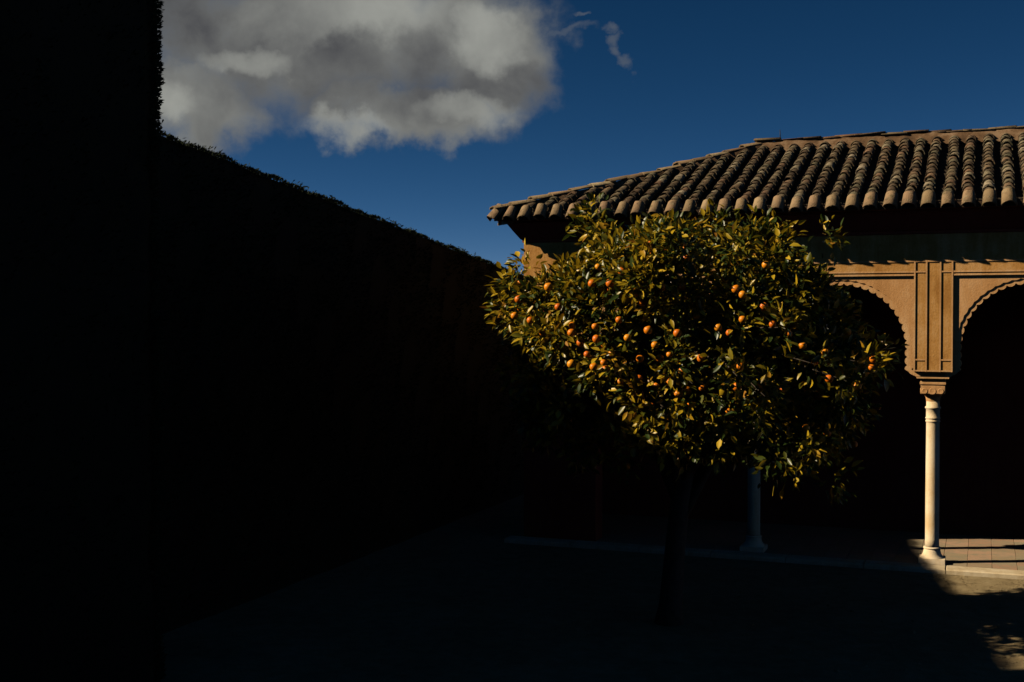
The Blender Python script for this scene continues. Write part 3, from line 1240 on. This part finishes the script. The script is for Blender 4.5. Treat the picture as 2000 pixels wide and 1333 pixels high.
# single shoots that stick out of the outline
for (px, py, yy) in [(1150, 445, 12.70), (1165, 470, 12.70), (1160, 425, 12.80), (1290, 463, 12.70), (1385, 450, 12.70), (1420, 453, 12.70), (1470, 458, 12.80), (1525, 468, 12.80), (1610, 470, 12.80), (1690, 690, 11.90), (1712, 702, 11.90),
                     (1000, 565, 12.80), (990, 610, 12.90), (1010, 640, 12.80), (1030, 530, 12.80), (1490, 770, 11.65), (1480, 800, 11.65), (1660, 740, 11.90), (1690, 720, 11.90), (1510, 890, 11.65), (1580, 870, 11.65), (1625, 935, 11.65), (1540, 912, 11.65), (1250, 860, 11.75), (1300, 865, 11.75), (1350, 850, 11.75), (1400, 820, 11.65), (1150, 745, 12.10), (1170, 720, 12.00), (1440, 740, 11.65), (1590, 708, 11.7), (1600, 690, 11.75), (1415, 700, 11.6), (1330, 790, 11.6), (1380, 770, 11.6), (1450, 640, 11.6), (1520, 650, 11.65), (1540, 600, 11.7), (1460, 590, 11.65), (1270, 820, 11.75), (1420, 870, 11.8), (1320, 720, 11.6), (1240, 760, 11.75), (1200, 700, 11.75)]:
    extra.append([(px - 1000) / 2400 * yy, yy, CAM_H + (617 - py) / 2400 * yy])
# a few long shoots reach forward out of the right side and carry fruit in the sun
SHOOTS = [(1700, 712, 11.25), (1655, 745, 11.2), (1495, 775, 11.15), (1592, 712, 11.2), (1480, 805, 11.2), (1530, 640, 11.2), (1520, 895, 11.45), (1585, 870, 11.45), (1440, 735, 11.15)]
for px, py, yy in SHOOTS:
    tw = MB()
    p_ = Vector(((px - 1000) / 2400 * yy, yy, CAM_H + (617 - py) / 2400 * yy))
    extra.append(list(p_))
    q_ = p_ - TB
    root_ = CC + (q_ - CC) * 0.35
    tw.tube([root_, root_.lerp(q_, 0.55) + Vector((0, 0, 0.06)), q_], [0.014, 0.009, 0.004], 6)
    tw.build('shoot', M['bark'], tree)
extra = np.array(extra) - np.array(TB)
cl = np.concatenate([cl, extra])
dirs = np.concatenate([dirs, (extra - np.array(CC)) / np.linalg.norm(extra - np.array(CC), axis=1)[:, None]])

PER = 48
n = len(cl) * PER
base = np.repeat(cl, PER, 0)
od = np.repeat(dirs, PER, 0)
out = od * 0.6 + rng.normal(0, 0.75, (n, 3)) + np.array([0, 0, 0.18])
out /= np.linalg.norm(out, axis=1)[:, None]
rr_ = rng.uniform(0.02, 1, n)[:, None] ** 0.6 * 0.215
org = base + out * rr_ + rng.normal(0, 0.03, (n, 3))
ax = out + rng.normal(0, 0.45, (n, 3)) + np.array([0, 0, -0.12])
ax /= np.linalg.norm(ax, axis=1)[:, None]
nr = np.array([0, 0, 1.0]) + rng.normal(0, 0.75, (n, 3)) + od * 0.5
sdv = np.cross(ax, nr)
sdv /= np.linalg.norm(sdv, axis=1)[:, None] + 1e-9
nn = np.cross(sdv, ax)
LL = rng.uniform(0.072, 0.126, n)[:, None]
WW = LL * rng.uniform(0.20, 0.29, n)[:, None]
curl = rng.uniform(-0.02, 0.10, n)[:, None] * LL * 2


def leaf_verts(i):
    o, a, s_v, m_, l, w_, c = org[i], ax[i], sdv[i], nn[i], LL[i], WW[i], curl[i]
    return np.stack([o, o + a * l * 0.30 - m_ * 0.10 * w_, o + a * l * 0.34 + s_v * w_ * 0.88 + m_ * 0.28 * w_, o + a * l * 0.34 - s_v * w_ * 0.88 + m_ * 0.28 * w_,
                     o + a * l * 0.66 - m_ * (c * 0.5 + 0.1 * w_), o + a * l * 0.66 + s_v * w_ * 0.74 + m_ * (0.24 * w_ - c * 0.5), o + a * l * 0.66 - s_v * w_ * 0.74 + m_ * (0.24 * w_ - c * 0.5),
                     o + a * l - m_ * c * 1.4], -2)


LF = np.array([[0, 1, 2, 2], [0, 3, 1, 1], [1, 4, 5, 2], [3, 6, 4, 1], [4, 7, 5, 5], [6, 7, 4, 4]])
TRI = [(0, 2, 1), (0, 1, 3), (1, 2, 5), (1, 5, 4), (3, 1, 4), (3, 4, 6), (4, 5, 7), (6, 4, 7)]
# the 300 leaves that stand nearest to the viewer and in the sun become parts of their own
wpos = org + np.array(TB)
cand = np.where(((wpos[:, 2] - (CAM_H + 0.0)) + 0.62 * (wpos[:, 0] + 4.2) > 1.0))[0]
front = (org - np.array(CC)) / np.array(CR)
score = -front[:, 1] - 0.5 * front[:, 0] + 0.35 * front[:, 2] + 0.6 * np.linalg.norm(front, axis=1)
score[np.setdiff1d(np.arange(n), cand)] = -99
single = np.argsort(-score)[:2400]
single = rng.choice(single, 300, replace=False)
mask = np.ones(n, bool)
mask[single] = False
idx = np.where(mask)[0]
V = leaf_verts(idx).reshape(-1, 3)
k = np.arange(len(idx))[:, None] * 8
F = np.concatenate([k + np.array([t_]) for t_ in TRI], 0)
me = mesh_np('leaf_mass', V, F)
me.polygons.foreach_set('use_smooth', [True] * len(me.polygons))
crown = obj('crown', me, M['leaf'], tree)
tag(crown, kind='stuff')
# one shared leaf mesh for the single leaves
lm = []
for q in range(6):
    wv = 0.235 + 0.015 * q
    c = 0.02 + 0.03 * q
    vs = [(0, 0, 0), (0, .30, -.10 * wv), (.88 * wv, .34, .28 * wv), (-.88 * wv, .34, .28 * wv), (0, .66, -(c * .5 + .1 * wv)), (.74 * wv, .66, .24 * wv - c * .5), (-.74 * wv, .66, .24 * wv - c * .5), (0, 1, -c * 1.4)]
    l_ = mesh_np('leaf', vs, [tuple(t_) for t_ in TRI])
    l_.polygons.foreach_set('use_smooth', [True] * len(l_.polygons))
    l_.materials.append(M['leaf'])
    lm.append(l_)
for i in single:
    o = obj('leaf', lm[int(i) % 6], None, crown)
    L = float(LL[i, 0]) * 1.08
    x, y, z = sdv[i] * L, ax[i] * L, nn[i] * L
    p = org[i]
    o.matrix_local = Matrix(((x[0], y[0], z[0], p[0]), (x[1], y[1], z[1], p[1]), (x[2], y[2], z[2], p[2]), (0, 0, 0, 1)))

# oranges, each hanging on the tree: the ones that show, then some deeper in the crown
OM = []
for q in range(3):
    b_ = bmesh.new()
    bmesh.ops.create_uvsphere(b_, u_segments=16, v_segments=10, radius=0.046)
    for v in b_.verts:
        v.co.z *= 0.95 + 0.02 * q
        if v.co.z > 0.038:
            v.co.z -= (v.co.z - 0.038) * 0.7
    me = bpy.data.meshes.new('orange')
    b_.to_mesh(me)
    b_.free()
    me.polygons.foreach_set('use_smooth', [True] * len(me.polygons))
    me.materials.append(M['orange'])
    OM.append(me)
SEEN = [(1017, 552), (1013, 585), (1071, 561), (1005, 617), (1036, 626), (1118, 636), (1116, 650), (1162, 638), (1164, 662), (1146, 692), (1117, 712), (1158, 716), (1178, 708), (1183, 722), (1190, 554), (1157, 554), (1290, 562), (1256, 590), (1208, 625), (1322, 651), (1278, 674), (1248, 700), (1310, 693), (1296, 737), (1280, 753), (1309, 747), (1275, 794), (1347, 788), (1345, 765), (1538, 550), (1430, 566), (1464, 590), (1440, 577), (1441, 624), (1363, 618), (1509, 634), (1541, 652), (1568, 675), (1446, 716), (1440, 756), (1372, 758), (1648, 648), (1592, 708), (1706, 702), (1703, 718), (1675, 755), (1612, 690), (1575, 837), (1617, 848), (1267, 478), (1265, 503), (1168, 522), (1215, 530), (1400, 640), (1420, 650), (1660, 865), (1700, 790), (1030, 740), (1100, 760), (1235, 480), (1485, 520), (1370, 700), (1480, 600), (1330, 560), (1225, 660), (1090, 600), (1060, 650), (1240, 545), (1340, 505), (1415, 800), (1365, 830), (1310, 815), (1250, 740), (1210, 745), (1530, 760), (1620, 740), (1290, 700), (1265, 645), (1335, 725), (1325, 770), (1195, 690), (1135, 670)]
for i, (px, py) in enumerate(SEEN):
    # front surface of the crown along that bearing, or on a forward shoot
    yy = 12.4
    near = [q_[2] for q_ in SHOOTS if abs(q_[0] - px) < 42 and abs(q_[1] - py) < 42]
    for it in range(3):
        X = (px - 1000) / 2400 * yy
        Z = CAM_H + (617 - py) / 2400 * yy
        q = 1 - ((X - TB.x - CC.x) / (CR.x * 1.14)) ** 2 - ((Z - TB.z - CC.z) / (CR.z * 1.22)) ** 2
        yy = TB.y + CC.y - CR.y * math.sqrt(max(q, 0.03)) * 1.08
    if near:
        yy = near[0] + 0.05
        X, Z = (px - 1000) / 2400 * yy, CAM_H + (617 - py) / 2400 * yy
    o = obj('orange', OM[i % 3], None, tree)
    o.location = Vector((X, yy + (0.0 if near else random.uniform(-0.12, 0.10) if px < 1380 else random.uniform(-0.30, -0.06)), Z)) - TB
    o.rotation_euler = (random.uniform(-.5, .5), random.uniform(-.5, .5), random.uniform(0, 6))
    s = random.uniform(0.66, 0.98)
    o.scale = (s, s, s)
for i in range(60):
    q = cl[random.randrange(len(cl) - 60)]
    o = obj('orange', OM[i % 3], None, tree)
    o.location = Vector(q) + Vector((0, 0, -0.08))
    s = random.uniform(0.85, 1.05)
    o.scale = (s, s, s)

# ------------------------------------------------------------------ pebbles and fallen leaves on the ground
r2 = np.random.default_rng(21)
pv, pf = [], []
octa = np.array([[1, 0, 0], [0, 1, 0], [-1, 0, 0], [0, -1, 0], [0, 0, 1], [0, 0, -1.0]])
of = [(0, 1, 4), (1, 2, 4), (2, 3, 4), (3, 0, 4), (1, 0, 5), (2, 1, 5), (3, 2, 5), (0, 3, 5)]
np_ = 5200
px_ = r2.uniform(2.5, 9.0, np_)
py_ = r2.uniform(10.2, 16.2, np_)
ok = ((px_ - BO.x) * math.sin(FA) + (py_ - BO.y) * math.cos(FA)) < -0.32
px_, py_ = px_[ok], py_[ok]
for i in range(len(px_)):
    s = r2.uniform(0.004, 0.013) if r2.random() < 0.95 else r2.uniform(0.013, 0.028)
    v = octa * np.array([s * r2.uniform(0.8, 1.5), s * r2.uniform(0.8, 1.5), s * 0.6]) + r2.normal(0, s * 0.15, (6, 3))
    v += np.array([px_[i], py_[i], GZ + s * 0.25])
    pf += [tuple(int(a) + len(pv) for a in f) for f in of]
    pv += v.tolist()
pm_ = mesh_np('gravel', pv, pf)
tag(obj('gravel', pm_, M['ground']), 'loose small stones strewn over the sandy ground', 'gravel', kind='stuff')
